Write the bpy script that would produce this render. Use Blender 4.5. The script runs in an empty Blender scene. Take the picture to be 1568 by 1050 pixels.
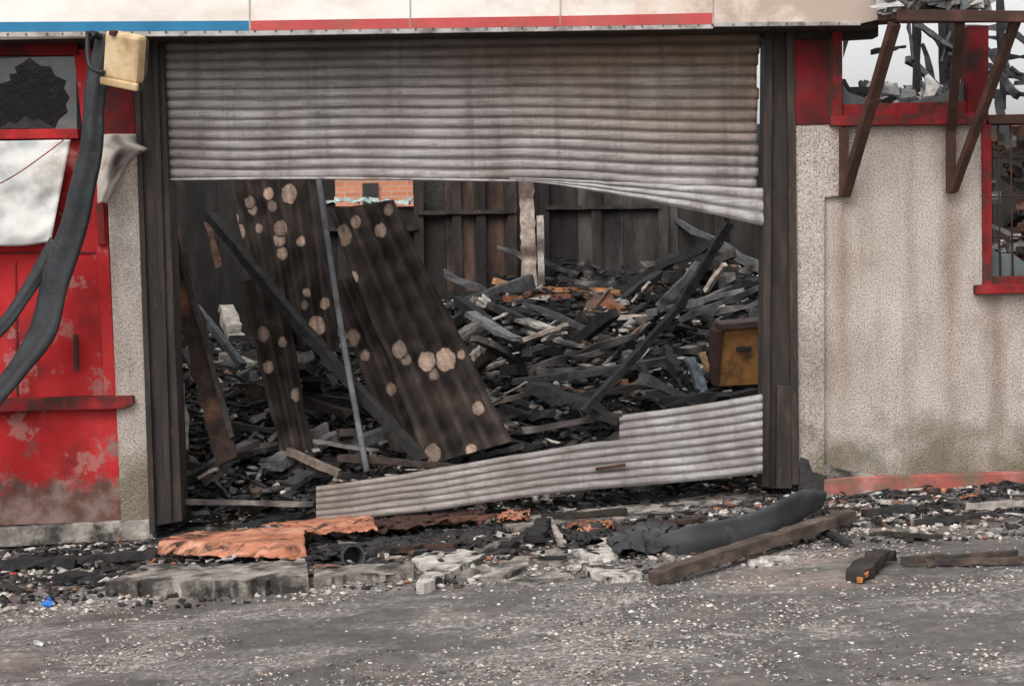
import bpy, math, random, bmesh
import numpy as np
from mathutils import Vector, Matrix, noise
random.seed(7); np.random.seed(7)
R=random.random
def U(a,b): return random.uniform(a,b)
def NV(x,y,z): return noise.noise(Vector((x,y,z)))
sc=bpy.context.scene
# ------------------------------------------------ camera / survey
CAM=Vector((0,-12,2.0)); PITCH=math.radians(3.83); ROLL=math.radians(1.15); FOC=2760.0
fw=Vector((0,math.cos(PITCH),-math.sin(PITCH))); r0=Vector((1,0,0)); u0=Vector((0,math.sin(PITCH),math.cos(PITCH)))
rt=r0*math.cos(ROLL)-u0*math.sin(ROLL); up=u0*math.cos(ROLL)+r0*math.sin(ROLL)
def ray(px,py): return fw+rt*((px-784)/FOC)+up*((525-py)/FOC)
def P(px,py,Y=0.0):
    d=ray(px,py); return CAM+d*((Y-CAM.y)/d.y)
def gz(x): return 0.041+0.046*max(-7,min(7,x))
def G(px,py,h=0.0):
    d=ray(px,py); z=0.04
    for i in range(8):
        p=CAM+d*((z+h-CAM.z)/d.z); z=gz(p.x)
    return Vector((p.x,p.y,z+h))
# ------------------------------------------------ materials
def L(nt,a,b): nt.links.new(a,b)
def ramp(nt,stops):
    n=nt.nodes.new('ShaderNodeValToRGB'); cr=n.color_ramp
    while len(cr.elements)<len(stops): cr.elements.new(0.5)
    for e,(p,c) in zip(cr.elements,stops):
        e.position=p; e.color=(*c,1) if len(c)==3 else c
    return n
def mixc(nt,f,a,b,mode='MIX'):
    n=nt.nodes.new('ShaderNodeMix'); n.data_type='RGBA'; n.blend_type=mode
    for s,v in ((n.inputs[0],f),(n.inputs[6],a),(n.inputs[7],b)):
        if hasattr(v,'is_linked'): L(nt,v,s)
        elif isinstance(v,(int,float)): s.default_value=v
        else: s.default_value=(*v,1)
    return n.outputs[2]
def noi(nt,vec,scale,detail=8,rough=.6,dist=0):
    n=nt.nodes.new('ShaderNodeTexNoise'); n.inputs['Scale'].default_value=scale; n.inputs['Detail'].default_value=detail
    n.inputs['Roughness'].default_value=rough; n.inputs['Distortion'].default_value=dist; L(nt,vec,n.inputs['Vector']); return n.outputs[0]
def mapping(nt,st,off=(0,0,0)):
    tc=nt.nodes.new('ShaderNodeTexCoord'); m=nt.nodes.new('ShaderNodeMapping'); m.inputs['Scale'].default_value=st; m.inputs['Location'].default_value=off
    L(nt,tc.outputs['Object'],m.inputs['Vector']); return m.outputs[0]
def math_(nt,op,a,b=0.0):
    n=nt.nodes.new('ShaderNodeMath'); n.operation=op
    for s,v in ((n.inputs[0],a),(n.inputs[1],b)):
        if hasattr(v,'is_linked'): L(nt,v,s)
        else: s.default_value=v
    return n.outputs[0]
def pm(name,stops,scale=5,rough=.8,bump=.3,bscale=40,stretch=(1,1,1),metal=0,attr=False,dirt=None,dist=0,bd=.01,spec=.3,hook=None,rr=.15):
    m=bpy.data.materials.new(name); m.use_nodes=True; nt=m.node_tree; b=nt.nodes['Principled BSDF']
    v=mapping(nt,stretch); v1=mapping(nt,(1,1,1))
    f=noi(nt,v,scale,9,.62,dist); c=ramp(nt,stops); L(nt,f,c.inputs[0]); col=c.outputs[0]
    if attr:
        a=nt.nodes.new('ShaderNodeAttribute'); a.attribute_name='Col'
        col=mixc(nt,1.0,a.outputs['Color'],col,'MULTIPLY')
    if dirt:
        dc,ds,lo,hi=dirt; df=ramp(nt,[(lo,(0,0,0)),(hi,(1,1,1))]); L(nt,noi(nt,mapping(nt,stretch,(7,3,5)),ds,8,.65),df.inputs[0])
        col=mixc(nt,df.outputs[0],col,dc)
    if hook: col=hook(nt,col,v1)
    L(nt,col,b.inputs['Base Color'])
    b.inputs['Metallic'].default_value=metal; b.inputs['Specular IOR Level'].default_value=spec
    rn=noi(nt,v1,scale*2.3,5); rv=math_(nt,'ADD',math_(nt,'MULTIPLY',rn,rr*2),rough-rr); L(nt,rv,b.inputs['Roughness'])
    if bump:
        bn=nt.nodes.new('ShaderNodeBump'); bn.inputs['Strength'].default_value=bump; bn.inputs['Distance'].default_value=bd
        L(nt,noi(nt,v,bscale,6,.65),bn.inputs['Height']); L(nt,bn.outputs[0],b.inputs['Normal'])
    return m
def over(nt,col,v,scale,lo,hi,amt,dc,st=(1,1,1),off=(0,0,0),det=8,ro=.65):
    r=ramp(nt,[(lo,(0,0,0)),(hi,(1,1,1))]); L(nt,noi(nt,mapping(nt,st,off),scale,det,ro),r.inputs[0])
    return mixc(nt,math_(nt,'MULTIPLY',r.outputs[0],amt),col,dc)
def wall_hook(nt,col,v):
    g=nt.nodes.new('ShaderNodeSeparateXYZ'); L(nt,v,g.inputs[0])
    col=over(nt,col,v,1.0,.48,.72,.5,(.28,.20,.155),(7,7,.45),(0,0,0),7,.62)
    col=over(nt,col,v,1.2,.5,.75,.5,(.26,.235,.215),(3,3,1.0),(4,0,2))
    wob=math_(nt,'MULTIPLY',math_(nt,'SUBTRACT',noi(nt,v,4,6,.7),.5),.12)
    for x0,zt in ((2.215,2.35),(2.925,2.3),(3.21,2.3)):
        d=math_(nt,'ABSOLUTE',math_(nt,'ADD',math_(nt,'SUBTRACT',g.outputs[0],x0),wob)); r=ramp(nt,[(0.0,(1,1,1)),(.09,(0,0,0))]); L(nt,d,r.inputs[0])
        fz=ramp(nt,[(0.0,(0,0,0)),(.75,(1,1,1)),(1.0,(.6,.6,.6))]); L(nt,math_(nt,'MULTIPLY',math_(nt,'ADD',g.outputs[2],.0),.43),fz.inputs[0])
        col=mixc(nt,math_(nt,'MULTIPLY',math_(nt,'MULTIPLY',r.outputs[0],fz.outputs[0]),.55),col,(.22,.125,.08))
    n1=noi(nt,v,3,8,.65); zz=math_(nt,'ADD',g.outputs[2],math_(nt,'MULTIPLY',n1,-1.4))
    r=ramp(nt,[(0.0,(1,1,1)),(0.45,(0,0,0))]); L(nt,math_(nt,'ADD',zz,.45),r.inputs[0])
    col=mixc(nt,math_(nt,'MULTIPLY',r.outputs[0],.8),col,(.15,.13,.085))
    p=noi(nt,v,95,2,.7); pr=ramp(nt,[(.36,(.5,.45,.4)),(.5,(.97,.97,.97)),(.66,(1.15,1.15,1.15))]); L(nt,p,pr.inputs[0])
    return mixc(nt,1.0,col,pr.outputs[0],'MULTIPLY')
M={}
M['wall']=pm('roughcast_render',[(.3,(.40,.34,.295)),(.5,(.53,.465,.415)),(.7,(.61,.555,.51))],1.3,.95,1.0,75,dirt=((.33,.27,.23),2.2,.55,.8),bd=.016,hook=wall_hook,spec=.1)
def red_hook(nt,col,v):
    g=nt.nodes.new('ShaderNodeSeparateXYZ'); L(nt,v,g.inputs[0])
    col=over(nt,col,v,2.3,.48,.68,.85,(.11,.022,.020),(1.2,1,.8),(2,0,1),9,.68)
    col=over(nt,col,v,2.6,.56,.59,.7,(.34,.16,.14),(1,1,1),(0,0,0),10,.72)
    col=over(nt,col,v,6,.63,.65,.8,(.30,.24,.22),(1,1,1),(9,2,4),10,.75)
    n1=noi(nt,v,3.2,10,.7); zz=math_(nt,'ADD',g.outputs[2],math_(nt,'MULTIPLY',n1,-1.9))
    r=ramp(nt,[(0.0,(1,1,1)),(.2,(0,0,0))]); L(nt,math_(nt,'ADD',zz,.68),r.inputs[0])
    lo=ramp(nt,[(.4,(.20,.16,.145)),(.55,(.10,.07,.055)),(.7,(.05,.035,.03))]); L(nt,noi(nt,v,5,8,.6),lo.inputs[0])
    return mixc(nt,math_(nt,'MULTIPLY',r.outputs[0],.9),col,lo.outputs[0])
M['red']=pm('peeling_red_paint',[(.3,(.30,.016,.017)),(.5,(.41,.022,.025)),(.7,(.48,.04,.042))],2,.75,.35,30,hook=red_hook,spec=.12)
M['redtrim']=pm('red_trim_paint',[(.3,(.11,.012,.011)),(.5,(.22,.017,.020)),(.7,(.30,.035,.033))],5,.75,.3,40,dirt=((.06,.03,.025),6,.46,.62),spec=.12)
M['darkred']=pm('scorched_red_paint',[(.3,(.08,.009,.010)),(.6,(.18,.014,.018)),(.8,(.11,.042,.035))],3,.8,.4,30,dirt=((.035,.02,.018),3.5,.42,.62),spec=.12)
M['post']=pm('sooty_steel',[(.3,(.020,.018,.017)),(.55,(.042,.033,.029)),(.75,(.085,.058,.043))],3,.7,.4,30,stretch=(4,4,.7),dirt=((.12,.075,.052),5,.58,.8),spec=.2)
M['rust']=pm('rusted_steel',[(.3,(.035,.020,.017)),(.55,(.065,.032,.025)),(.8,(.13,.055,.038))],8,.8,.4,60,spec=.2)
M['char']=pm('charred_wood',[(.3,(.018,.017,.017)),(.6,(.035,.032,.031)),(.8,(.075,.068,.064))],12,.65,.8,30,bd=.02,spec=.35)
M['heap']=pm('ash_and_char_bed',[(.42,(.018,.017,.017)),(.54,(.042,.038,.036)),(.62,(.12,.11,.10)),(.74,(.32,.29,.27))],7,.85,1.0,30,bd=.03,spec=.2,dirt=((.018,.017,.017),2,.46,.6))
M['charwall']=pm('charred_boards',[(.3,(.020,.018,.018)),(.55,(.040,.036,.034)),(.8,(.09,.075,.068))],3,.85,.6,18,stretch=(2,2,.6),attr=True,dirt=((.016,.015,.015),2.0,.46,.7),spec=.15)
M['debris']=pm('burnt_debris',[(.25,(.35,.35,.35)),(.5,(.92,.91,.90)),(.8,(1.8,1.72,1.65))],14,.8,.7,50,attr=True,spec=.28)
def shut_hook(nt,col,v):
    col=over(nt,col,v,1.6,.42,.70,.7,(.11,.082,.066),(1.2,1.2,.9),(1,0,6),9,.68)
    col=over(nt,col,v,2.5,.45,.8,.75,(.095,.082,.077),(1.5,1.5,25),(0,0,0),6,.7)
    col=over(nt,col,v,1.1,.50,.72,.55,(.075,.062,.055),(8,8,.6),(5,0,0),7,.7)
    col=over(nt,col,v,14,.55,.70,.5,(.09,.07,.058),(1,1,2),(3,0,0),8,.75)
    return over(nt,col,v,9,.58,.68,.6,(.08,.058,.045),(6,6,30),(0,0,0),4,.7)
M['shut']=pm('galvanised_slats',[(.3,(.75,.74,.75)),(.5,(.97,.96,.96)),(.72,(1.15,1.13,1.12))],3,.9,.25,60,stretch=(1,1,7),metal=0,attr=True,spec=.06,hook=shut_hook)
M['corr']=pm('burnt_corrugated_sheet',[(.3,(.6,.6,.6)),(.5,(1,1,1)),(.75,(1.6,1.5,1.4))],6,.8,.5,60,attr=True,spec=.15)
def white_hook(nt,col,v):
    g=nt.nodes.new('ShaderNodeSeparateXYZ'); L(nt,v,g.inputs[0])
    xr=math_(nt,'ADD',math_(nt,'MULTIPLY',g.outputs[0],.20),math_(nt,'MULTIPLY',noi(nt,v,2.6,8,.7),1.15))
    r=ramp(nt,[(.55,(0,0,0)),(.90,(1,1,1))]); L(nt,xr,r.inputs[0])
    col=mixc(nt,math_(nt,'MULTIPLY',r.outputs[0],.75),col,(.50,.33,.24))
    r=ramp(nt,[(.76,(0,0,0)),(.95,(1,1,1))]); L(nt,xr,r.inputs[0])
    return mixc(nt,math_(nt,'MULTIPLY',r.outputs[0],.6),col,(.30,.255,.225))
M['white']=pm('white_panel',[(.3,(.60,.55,.49)),(.5,(.73,.68,.63)),(.7,(.79,.76,.73))],1.4,.6,.05,10,dirt=((.50,.38,.29),.9,.5,.8),stretch=(1,1,2),hook=white_hook,spec=.2)
M['sheet']=pm('scorched_white_sheet',[(.35,(.34,.36,.37)),(.5,(.57,.56,.54)),(.7,(.68,.66,.63))],3,.6,.15,10,dirt=((.26,.19,.13),3,.53,.75),spec=.2)
M['cowl']=pm('sooty_plastic',[(.3,(.8,.8,.8)),(.5,(1,1,1)),(.7,(1.15,1.12,1.1))],5,.7,.2,20,attr=True,dirt=((.06,.04,.035),6,.6,.75))
M['blue']=pm('blue_stripe',[(.3,(.010,.12,.24)),(.7,(.02,.18,.34))],3,.6,.05,10)
M['redst']=pm('red_stripe',[(.3,(.36,.05,.05)),(.7,(.48,.08,.075))],3,.6,.05,10,dirt=((.26,.09,.06),4,.5,.8))
M['lip']=pm('aluminium_lip',[(.3,(.26,.24,.23)),(.7,(.48,.45,.43))],8,.7,.1,30,dirt=((.08,.06,.05),6,.48,.7))
M['cream']=pm('cream_plastic',[(.3,(.40,.27,.13)),(.5,(.54,.39,.22)),(.7,(.62,.49,.32))],6,.6,.1,30,dirt=((.24,.14,.07),6,.5,.75))
M['blk']=pm('black_plastic',[(.3,(.012,.013,.015)),(.6,(.025,.028,.032)),(.8,(.05,.054,.06))],5,.55,.35,25,spec=.3,bd=.015,dirt=((.075,.066,.06),7,.58,.8))
M['blkg']=pm('melted_grey_plastic',[(.3,(.028,.029,.031)),(.6,(.05,.052,.055)),(.8,(.10,.10,.10))],4,.65,.25,20,spec=.25,bd=.01,dirt=((.14,.12,.11),6,.56,.78))
M['orange']=pm('burnt_orange_sheet',[(.3,(.22,.075,.04)),(.5,(.42,.17,.10)),(.7,(.56,.30,.20))],5,.85,.4,30,dirt=((.05,.028,.02),5,.5,.64),stretch=(1,2,1))
M['conc']=pm('sooty_concrete',[(.3,(.11,.098,.088)),(.45,(.21,.187,.165)),(.6,(.36,.32,.285)),(.75,(.52,.47,.43))],7,.9,.9,40,dirt=((.045,.04,.037),5,.46,.60),bd=.02)
M['ash']=pm('pale_broken_concrete',[(.3,(.22,.2,.18)),(.5,(.48,.44,.40)),(.7,(.66,.62,.58))],10,.9,.9,35,bd=.02,dirt=((.04,.036,.034),7,.50,.60))
M['timber']=pm('weathered_timber',[(.3,(.035,.026,.023)),(.5,(.08,.057,.047)),(.7,(.16,.12,.095))],5,.8,.6,40,stretch=(1,2,3))
M['glass']=pm('sooty_glass',[(.3,(.04,.05,.055)),(.7,(.11,.13,.135))],5,.25,.0,10,dirt=((.20,.12,.08),3,.52,.8),spec=.5,rr=.05)
M['galv']=pm('galvanised_pole',[(.3,(.07,.075,.08)),(.7,(.15,.155,.16))],8,.7,.2,40,dirt=((.05,.04,.035),6,.5,.7))
M['yellow']=pm('scorched_cabinet',[(.3,(.16,.07,.02)),(.6,(.36,.17,.05)),(.8,(.42,.24,.1))],5,.6,.2,30,dirt=((.03,.02,.015),4,.5,.68))
M['skirt']=pm('faded_red_plinth',[(.3,(.20,.07,.055)),(.5,(.34,.09,.075)),(.7,(.42,.22,.18))],5,.85,.5,50,dirt=((.14,.11,.08),5,.45,.65))
def brickmat():
    m=bpy.data.materials.new('orange_brick'); m.use_nodes=True; nt=m.node_tree; b=nt.nodes['Principled BSDF']
    tc=nt.nodes.new('ShaderNodeTexCoord'); s=nt.nodes.new('ShaderNodeSeparateXYZ'); c=nt.nodes.new('ShaderNodeCombineXYZ')
    L(nt,tc.outputs['Object'],s.inputs[0]); L(nt,s.outputs[0],c.inputs[0]); L(nt,s.outputs[2],c.inputs[1])
    k=nt.nodes.new('ShaderNodeTexBrick'); k.inputs['Scale'].default_value=1; k.inputs['Brick Width'].default_value=.225; k.inputs['Row Height'].default_value=.075; k.inputs['Mortar Size'].default_value=.006
    k.inputs['Color1'].default_value=(.55,.22,.12,1); k.inputs['Color2'].default_value=(.44,.16,.09,1); k.inputs['Mortar'].default_value=(.4,.33,.28,1)
    L(nt,c.outputs[0],k.inputs['Vector']); L(nt,k.outputs[0],b.inputs['Base Color']); b.inputs['Roughness'].default_value=.9; return m
M['brick']=brickmat()
def groundmat():
    m=bpy.data.materials.new('wet_asphalt_and_grit'); m.use_nodes=True; nt=m.node_tree; b=nt.nodes['Principled BSDF']
    v=mapping(nt,(1,1,1)); vs=mapping(nt,(.6,1.0,1),(3.1,1.7,0))
    base=ramp(nt,[(.3,(.055,.050,.049)),(.5,(.10,.091,.087)),(.7,(.18,.163,.152))]); L(nt,noi(nt,v,9,10,.78),base.inputs[0])
    grit=ramp(nt,[(.38,(.075,.067,.062)),(.5,(.17,.152,.14)),(.58,(.36,.325,.30)),(.68,(.58,.54,.51))]); L(nt,noi(nt,v,30,6,.8),grit.inputs[0])
    nm=noi(nt,vs,1.7,12,.74)
    mask=ramp(nt,[(.48,(0,0,0)),(.56,(1,1,1))]); L(nt,nm,mask.inputs[0])
    col=mixc(nt,mask.outputs[0],base.outputs[0],grit.outputs[0])
    col=over(nt,col,v,60,.60,.66,.5,(.36,.33,.31),(1,1,1),(0,0,0),3,.75)
    col=over(nt,col,v,1.3,.55,.66,.5,(.33,.235,.20),(.5,1,1),(.4,5.2,0),6,.6)
    col=over(nt,col,v,3.0,.60,.66,.7,(.56,.52,.49),(.7,1.4,1),(6,1,0),12,.82)
    col=over(nt,col,v,1.1,.52,.62,.55,(.052,.048,.047),(.5,1.3,1),(2,8,0),9,.7)
    g=nt.nodes.new('ShaderNodeSeparateXYZ'); L(nt,v,g.inputs[0])
    sr=ramp(nt,[(.32,(0,0,0)),(.52,(1,1,1))]); L(nt,math_(nt,'ADD',math_(nt,'MULTIPLY',math_(nt,'ADD',g.outputs[1],2.0),.35),math_(nt,'MULTIPLY',noi(nt,v,3,8,.7),.4)),sr.inputs[0])
    sp=ramp(nt,[(.42,(.018,.017,.017)),(.50,(.06,.053,.05)),(.56,(.22,.197,.18)),(.64,(.54,.50,.46))]); L(nt,noi(nt,mapping(nt,(.7,1.2,1),(0,3,0)),5,12,.8),sp.inputs[0])
    col=mixc(nt,math_(nt,'MULTIPLY',sr.outputs[0],.9),col,sp.outputs[0])
    L(nt,col,b.inputs['Base Color'])
    wet=ramp(nt,[(.42,(.32,.32,.32)),(.55,(.88,.88,.88))]); L(nt,nm,wet.inputs[0]); L(nt,wet.outputs[0],b.inputs['Roughness'])
    bn=nt.nodes.new('ShaderNodeBump'); bn.inputs['Strength'].default_value=.65; bn.inputs['Distance'].default_value=.012
    L(nt,noi(nt,v,50,6,.8),bn.inputs['Height']); L(nt,bn.outputs[0],b.inputs['Normal']); return m
M['ground']=groundmat()
# ------------------------------------------------ mesh helpers
def link(name,verts,faces,mat,smooth=False,cols=None,parent=None,bevel=0):
    me=bpy.data.meshes.new(name); me.from_pydata([tuple(v) for v in verts],[],faces); me.update()
    if cols is not None:
        a=me.color_attributes.new(name='Col',type='FLOAT_COLOR',domain='POINT')
        arr=np.ones((len(verts),4),dtype=np.float32); arr[:,:3]=np.array(cols,dtype=np.float32); a.data.foreach_set('color',arr.ravel())
    if smooth: me.polygons.foreach_set('use_smooth',[True]*len(me.polygons))
    o=bpy.data.objects.new(name,me); sc.collection.objects.link(o); me.materials.append(M[mat] if isinstance(mat,str) else mat)
    if parent: o.parent=parent
    if bevel:
        b=o.modifiers.new('bevel','BEVEL'); b.width=bevel; b.segments=2; b.limit_method='ANGLE'
    return o
def empty(name):
    o=bpy.data.objects.new(name,None); sc.collection.objects.link(o); return o
def prism(name,pts,Y,th,mat,parent=None,bevel=0,Ys=None,cols=None):
    n=len(pts); vs=[]
    for i,(x,y) in enumerate(pts): vs.append(P(x,y,Ys[i] if Ys else Y))
    vs+= [v+Vector((0,th,0)) for v in vs]
    fs=[tuple(range(n)),tuple(range(2*n-1,n-1,-1))]+[(i,i+n,(i+1)%n+n,(i+1)%n) for i in range(n)]
    o=link(name,vs,fs,mat,parent=parent,bevel=bevel,cols=cols)
    bm=bmesh.new(); bm.from_mesh(o.data); bmesh.ops.recalc_face_normals(bm,faces=bm.faces); bm.to_mesh(o.data); bm.free()
    return o
class Acc:
    def __init__(s): s.v=[];s.f=[];s.c=[]
    def box(s,c,ax,dims,col,jit=.0,taper=1.0):
        n=len(s.v); a,b,d=ax
        for i in (-1,1):
            k=taper if i>0 else 1
            for j,l in ((-1,-1),(1,-1),(1,1),(-1,1)):
                p=c+a*(i*dims[0]/2)+b*(j*k*dims[1]/2)+d*(l*k*dims[2]/2)
                if jit: p=p+Vector((U(-jit,jit),U(-jit,jit),U(-jit,jit)))
                s.v.append(p); s.c.append(col)
        s.f+=[(n,n+3,n+2,n+1),(n+4,n+5,n+6,n+7)]+[(n+i,n+(i+1)%4,n+4+(i+1)%4,n+4+i) for i in range(4)]
    def beam(s,p0,p1,w,t,col,seg=1,wob=0.0,col2=None,end=1.0):
        d=(p1-p0); Ln=d.length; d=d/Ln
        h=Vector((0,0,1)) if abs(d.z)<.9 else Vector((0,1,0))
        b=d.cross(h).normalized(); e=b.cross(d).normalized()
        n=len(s.v)
        for i in range(seg+1):
            q=i/seg; c=p0+(p1-p0)*q; ww=w*(1+(end-1)*q)*(1+U(-wob,wob)*3); tt=t*(1+(end-1)*q)*(1+U(-wob,wob)*3)
            c=c+(b*U(-1,1)+e*U(-1,1))*wob*w
            cc=col if (col2 is None or noise.noise(c*5)<.1) else col2
            for j,l in ((-1,-1),(1,-1),(1,1),(-1,1)):
                s.v.append(c+b*(j*ww/2)*(1+U(-wob,wob))+e*(l*tt/2)+d*(U(-wob,wob)*w*1.5)); s.c.append(cc)
        s.f.append((n,n+3,n+2,n+1)); m=n+4*seg; s.f.append((m,m+1,m+2,m+3))
        for i in range(seg):
            a=n+4*i
            s.f+=[(a+k,a+(k+1)%4,a+4+(k+1)%4,a+4+k) for k in range(4)]
    def done(s,name,mat='debris',parent=None): return link(name,s.v,s.f,mat,cols=s.c,parent=parent)
def rand_axes(pitch):
    m=Matrix.Rotation(U(0,6.283),3,'Z')@Matrix.Rotation(U(-pitch,pitch),3,'Y')@Matrix.Rotation(U(-1,1),3,'X')
    return m.col[0].copy(),m.col[1].copy(),m.col[2].copy()
def sweep(name,path,ws,ts,mat,parent=None,n=10,sub=6,rough=.0,twist=0,fold=0,rs=9):
    pts=[];W=[];T=[]
    m=len(path)
    for i in range(m-1):
        p0=path[max(i-1,0)];p1=path[i];p2=path[i+1];p3=path[min(i+2,m-1)]
        for k in range(sub):
            t=k/sub
            pts.append(.5*((2*p1)+(p2-p0)*t+(2*p0-5*p1+4*p2-p3)*t*t+(3*p1-p0-3*p2+p3)*t**3)); W.append(ws[i]*(1-t)+ws[i+1]*t); T.append(ts[i]*(1-t)+ts[i+1]*t)
    pts.append(path[-1]);W.append(ws[-1]);T.append(ts[-1])
    v=[];f=[]
    for i,p in enumerate(pts):
        d=(pts[min(i+1,len(pts)-1)]-pts[max(i-1,0)]).normalized(); h=Vector((0,1,0))
        if abs(d.y)>.85: h=Vector((0,0,1))
        b=d.cross(h).normalized(); e=b.cross(d).normalized()
        if twist: 
            q=Matrix.Rotation(twist*i/len(pts),3,d); b=q@b; e=q@e
        for j in range(n):
            a=2*math.pi*j/n; kk=1+fold*(math.sin(a*3+i*.05)+.6*math.sin(a*5+1+i*.09)) ; pp=p+b*math.cos(a)*W[i]/2*(1+fold*.3*math.sin(i*.3))+e*math.sin(a)*T[i]/2*kk
            if rough: pp=pp+noise.noise_vector(pp*rs)*rough
            v.append(pp)
    N=len(pts)
    for i in range(N-1):
        for j in range(n): f.append((i*n+j,i*n+(j+1)%n,(i+1)*n+(j+1)%n,(i+1)*n+j))
    f.append(tuple(range(n-1,-1,-1))); f.append(tuple((N-1)*n+j for j in range(n)))
    return link(name,v,f,mat,smooth=True,parent=parent)
def patch(name,fn,nu,nv,mat,parent=None,colfn=None,th=.004,smooth=True,keep=None):
    v=[];f=[];c=[]
    for j in range(nv+1):
        for i in range(nu+1):
            v.append(fn(i/nu,j/nv)); 
            if colfn: c.append(colfn(i/nu,j/nv))
    for j in range(nv):
        for i in range(nu):
            if keep and not keep((i+.5)/nu,(j+.5)/nv): continue
            a=j*(nu+1)+i; f.append((a,a+nu+1,a+nu+2,a+1))
    o=link(name,v,f,mat,smooth=smooth,cols=c if colfn else None,parent=parent)
    if keep:
        bm=bmesh.new(); bm.from_mesh(o.data); bmesh.ops.delete(bm,geom=[q for q in bm.verts if not q.link_faces],context='VERTS'); bm.to_mesh(o.data); bm.free()
    if th:
        s=o.modifiers.new('solid','SOLIDIFY'); s.thickness=th; s.offset=0
    return o
def lerp(a,b,t): return a+(b-a)*t
def bil(c,u,v):
    (a,b,d,e)=c
    return (lerp(lerp(a[0],b[0],u),lerp(e[0],d[0],u),v),lerp(lerp(a[1],b[1],u),lerp(e[1],d[1],u),v),lerp(lerp(a[2],b[2],u),lerp(e[2],d[2],u),v))
# ------------------------------------------------ ground
xs=sorted(set([-400,-150,-60,-25,-12]+list(np.round(np.arange(-7,7.01,.07),3))+[12,25,60,150,400]))
ys=sorted(set([-400,-150,-60,-30,-18,-12,-9]+list(np.round(np.arange(-7,0.5,.07),3))+[1,2,4,8,12,20,40,80,160,600]))
def gh(x,y): return gz(x)+(NV(x*.9,y*1.6,0)*.03*min(1,max(0,(-y-.3))) if -7<=y<=.5 else 0)
gv=[];gf=[]
for y in ys:
    for x in xs:
        z=gh(x,y)
        if -7<=x<=7 and -7<=y<=.5: z+=NV(x*5,y*5,3)*.010
        gv.append((x,y,z))
nx=len(xs)
for j in range(len(ys)-1):
    for i in range(nx-1): a=j*nx+i; gf.append((a,a+1,a+nx+1,a+nx))
link('ground',gv,gf,'ground',smooth=True)
def ico():
    bm=bmesh.new(); bmesh.ops.create_icosphere(bm,subdivisions=1,radius=1); v=np.array([x.co[:] for x in bm.verts]); f=np.array([[a.index for a in q.verts] for q in bm.faces]); bm.free(); return v,f
iv,ifc=ico()
def stones(name,pos,size,cols,mat='debris',flat=.6,jj=.3):
    n=len(pos); V=np.zeros((n,12,3)); 
    for i in range(n):
        jit=iv*(1+np.random.uniform(-jj,jj,(12,1)))
        jit=jit*np.array([1,U(.5,1),flat*U(.6,1.2)]); a=U(0,6.28); ca,sa=math.cos(a),math.sin(a)
        x=jit[:,0]*ca-jit[:,1]*sa; y=jit[:,0]*sa+jit[:,1]*ca
        V[i]=np.stack([x,y,jit[:,2]+jit[:,0]*U(-.3,.3)],1)*size[i]+pos[i]
    Fc=(ifc[None]+(np.arange(n)*12)[:,None,None]).reshape(-1,3); V=V.reshape(-1,3)
    me=bpy.data.meshes.new(name); me.vertices.add(len(V)); me.vertices.foreach_set('co',V.ravel())
    me.loops.add(len(Fc)*3); me.loops.foreach_set('vertex_index',Fc.ravel()); me.polygons.add(len(Fc)); me.polygons.foreach_set('loop_start',np.arange(len(Fc))*3); me.polygons.foreach_set('loop_total',np.full(len(Fc),3))
    me.update(calc_edges=True); me.validate()
    a=me.color_attributes.new(name='Col',type='FLOAT_COLOR',domain='POINT'); C=np.ones((len(V),4),dtype=np.float32); C[:,:3]=np.repeat(np.array(cols),12,axis=0); a.data.foreach_set('color',C.ravel())
    o=bpy.data.objects.new(name,me); sc.collection.objects.link(o); me.materials.append(M[mat]); return o
pos=[];siz=[];col=[]
pal=[(.48,.44,.41),(.34,.31,.285),(.58,.55,.52),(.24,.215,.20),(.32,.24,.20),(.12,.115,.12),(.42,.36,.32),(.08,.075,.075),(.17,.155,.15)]
while len(pos)<17000:
    y=-5.4+4.4*R(); x=U(-3.2,3.2)
    m=NV(x*.8,y*1.5,11)+.5*NV(x*2.6,y*4.5,2)+.35*NV(x*9,y*12,5)
    m+= .30*math.exp(-((x-.6)/1.3)**2-((y+3.6)/1.0)**2)
    if R()>max(.03,min(1,.05+m*2.4)): continue
    s=.004+.010*R()**1.8
    if R()<.02: s*=1.8
    pos.append((x,y,gh(x,y)+s*.05)); siz.append(s); col.append(random.choice(pal))
stones('gravel',pos,siz,col,flat=.42)
# ------------------------------------------------ burnt building
B=empty('burnt_workshop_building')
prism('wall_right',[(1262,186),(1512,186),(1512,450),(2300,440),(2300,716),(1262,742)],.0,.22,'wall',B)
prism('wall_right_far',[(1760,186),(2300,180),(2300,440),(1760,442)],.0,.22,'wall',B)
prism('pilaster_right',[(1214,190),(1291,190),(1291,300),(1263,303),(1263,712),(1272,720),(1262,742),(1222,744)],-.035,.3,'wall',B,.008)
prism('plinth_right',[(1262,734),(1300,730),(1400,728),(1568,722),(2300,700),(2300,728),(1568,748),(1262,762)],-.06,.3,'skirt',B,.01)
prism('plinth_ledge',[(1266,712),(1300,722),(1340,727),(1340,733),(1266,737)],-.05,.05,'conc',B,.004)
prism('plinth_grey',[(1262,756),(1568,744),(2300,724),(2300,790),(1262,790)],-.04,.3,'conc',B)
prism('pilaster_burnt_foot',[(1226,700),(1238,704),(1244,722),(1266,728),(1262,752),(1222,752)],-.05,.05,'char',B,.006)
prism('fascia_red_block',[(1214,60),(1290,60),(1290,190),(1214,192)],-.045,.22,'darkred',B,.006)
prism('fascia_red_joint',[(1270,60),(1275,60),(1275,190),(1270,190)],-.05,.02,'rust',B,.001)
prism('window_sill_right',[(1272,178),(1510,172),(1510,190),(1272,193)],-.08,.3,'redtrim',B,.006)
prism('window_frame_low',[(1290,160),(1483,155),(1483,176),(1290,180)],-.03,.2,'redtrim',B,.004)
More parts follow.
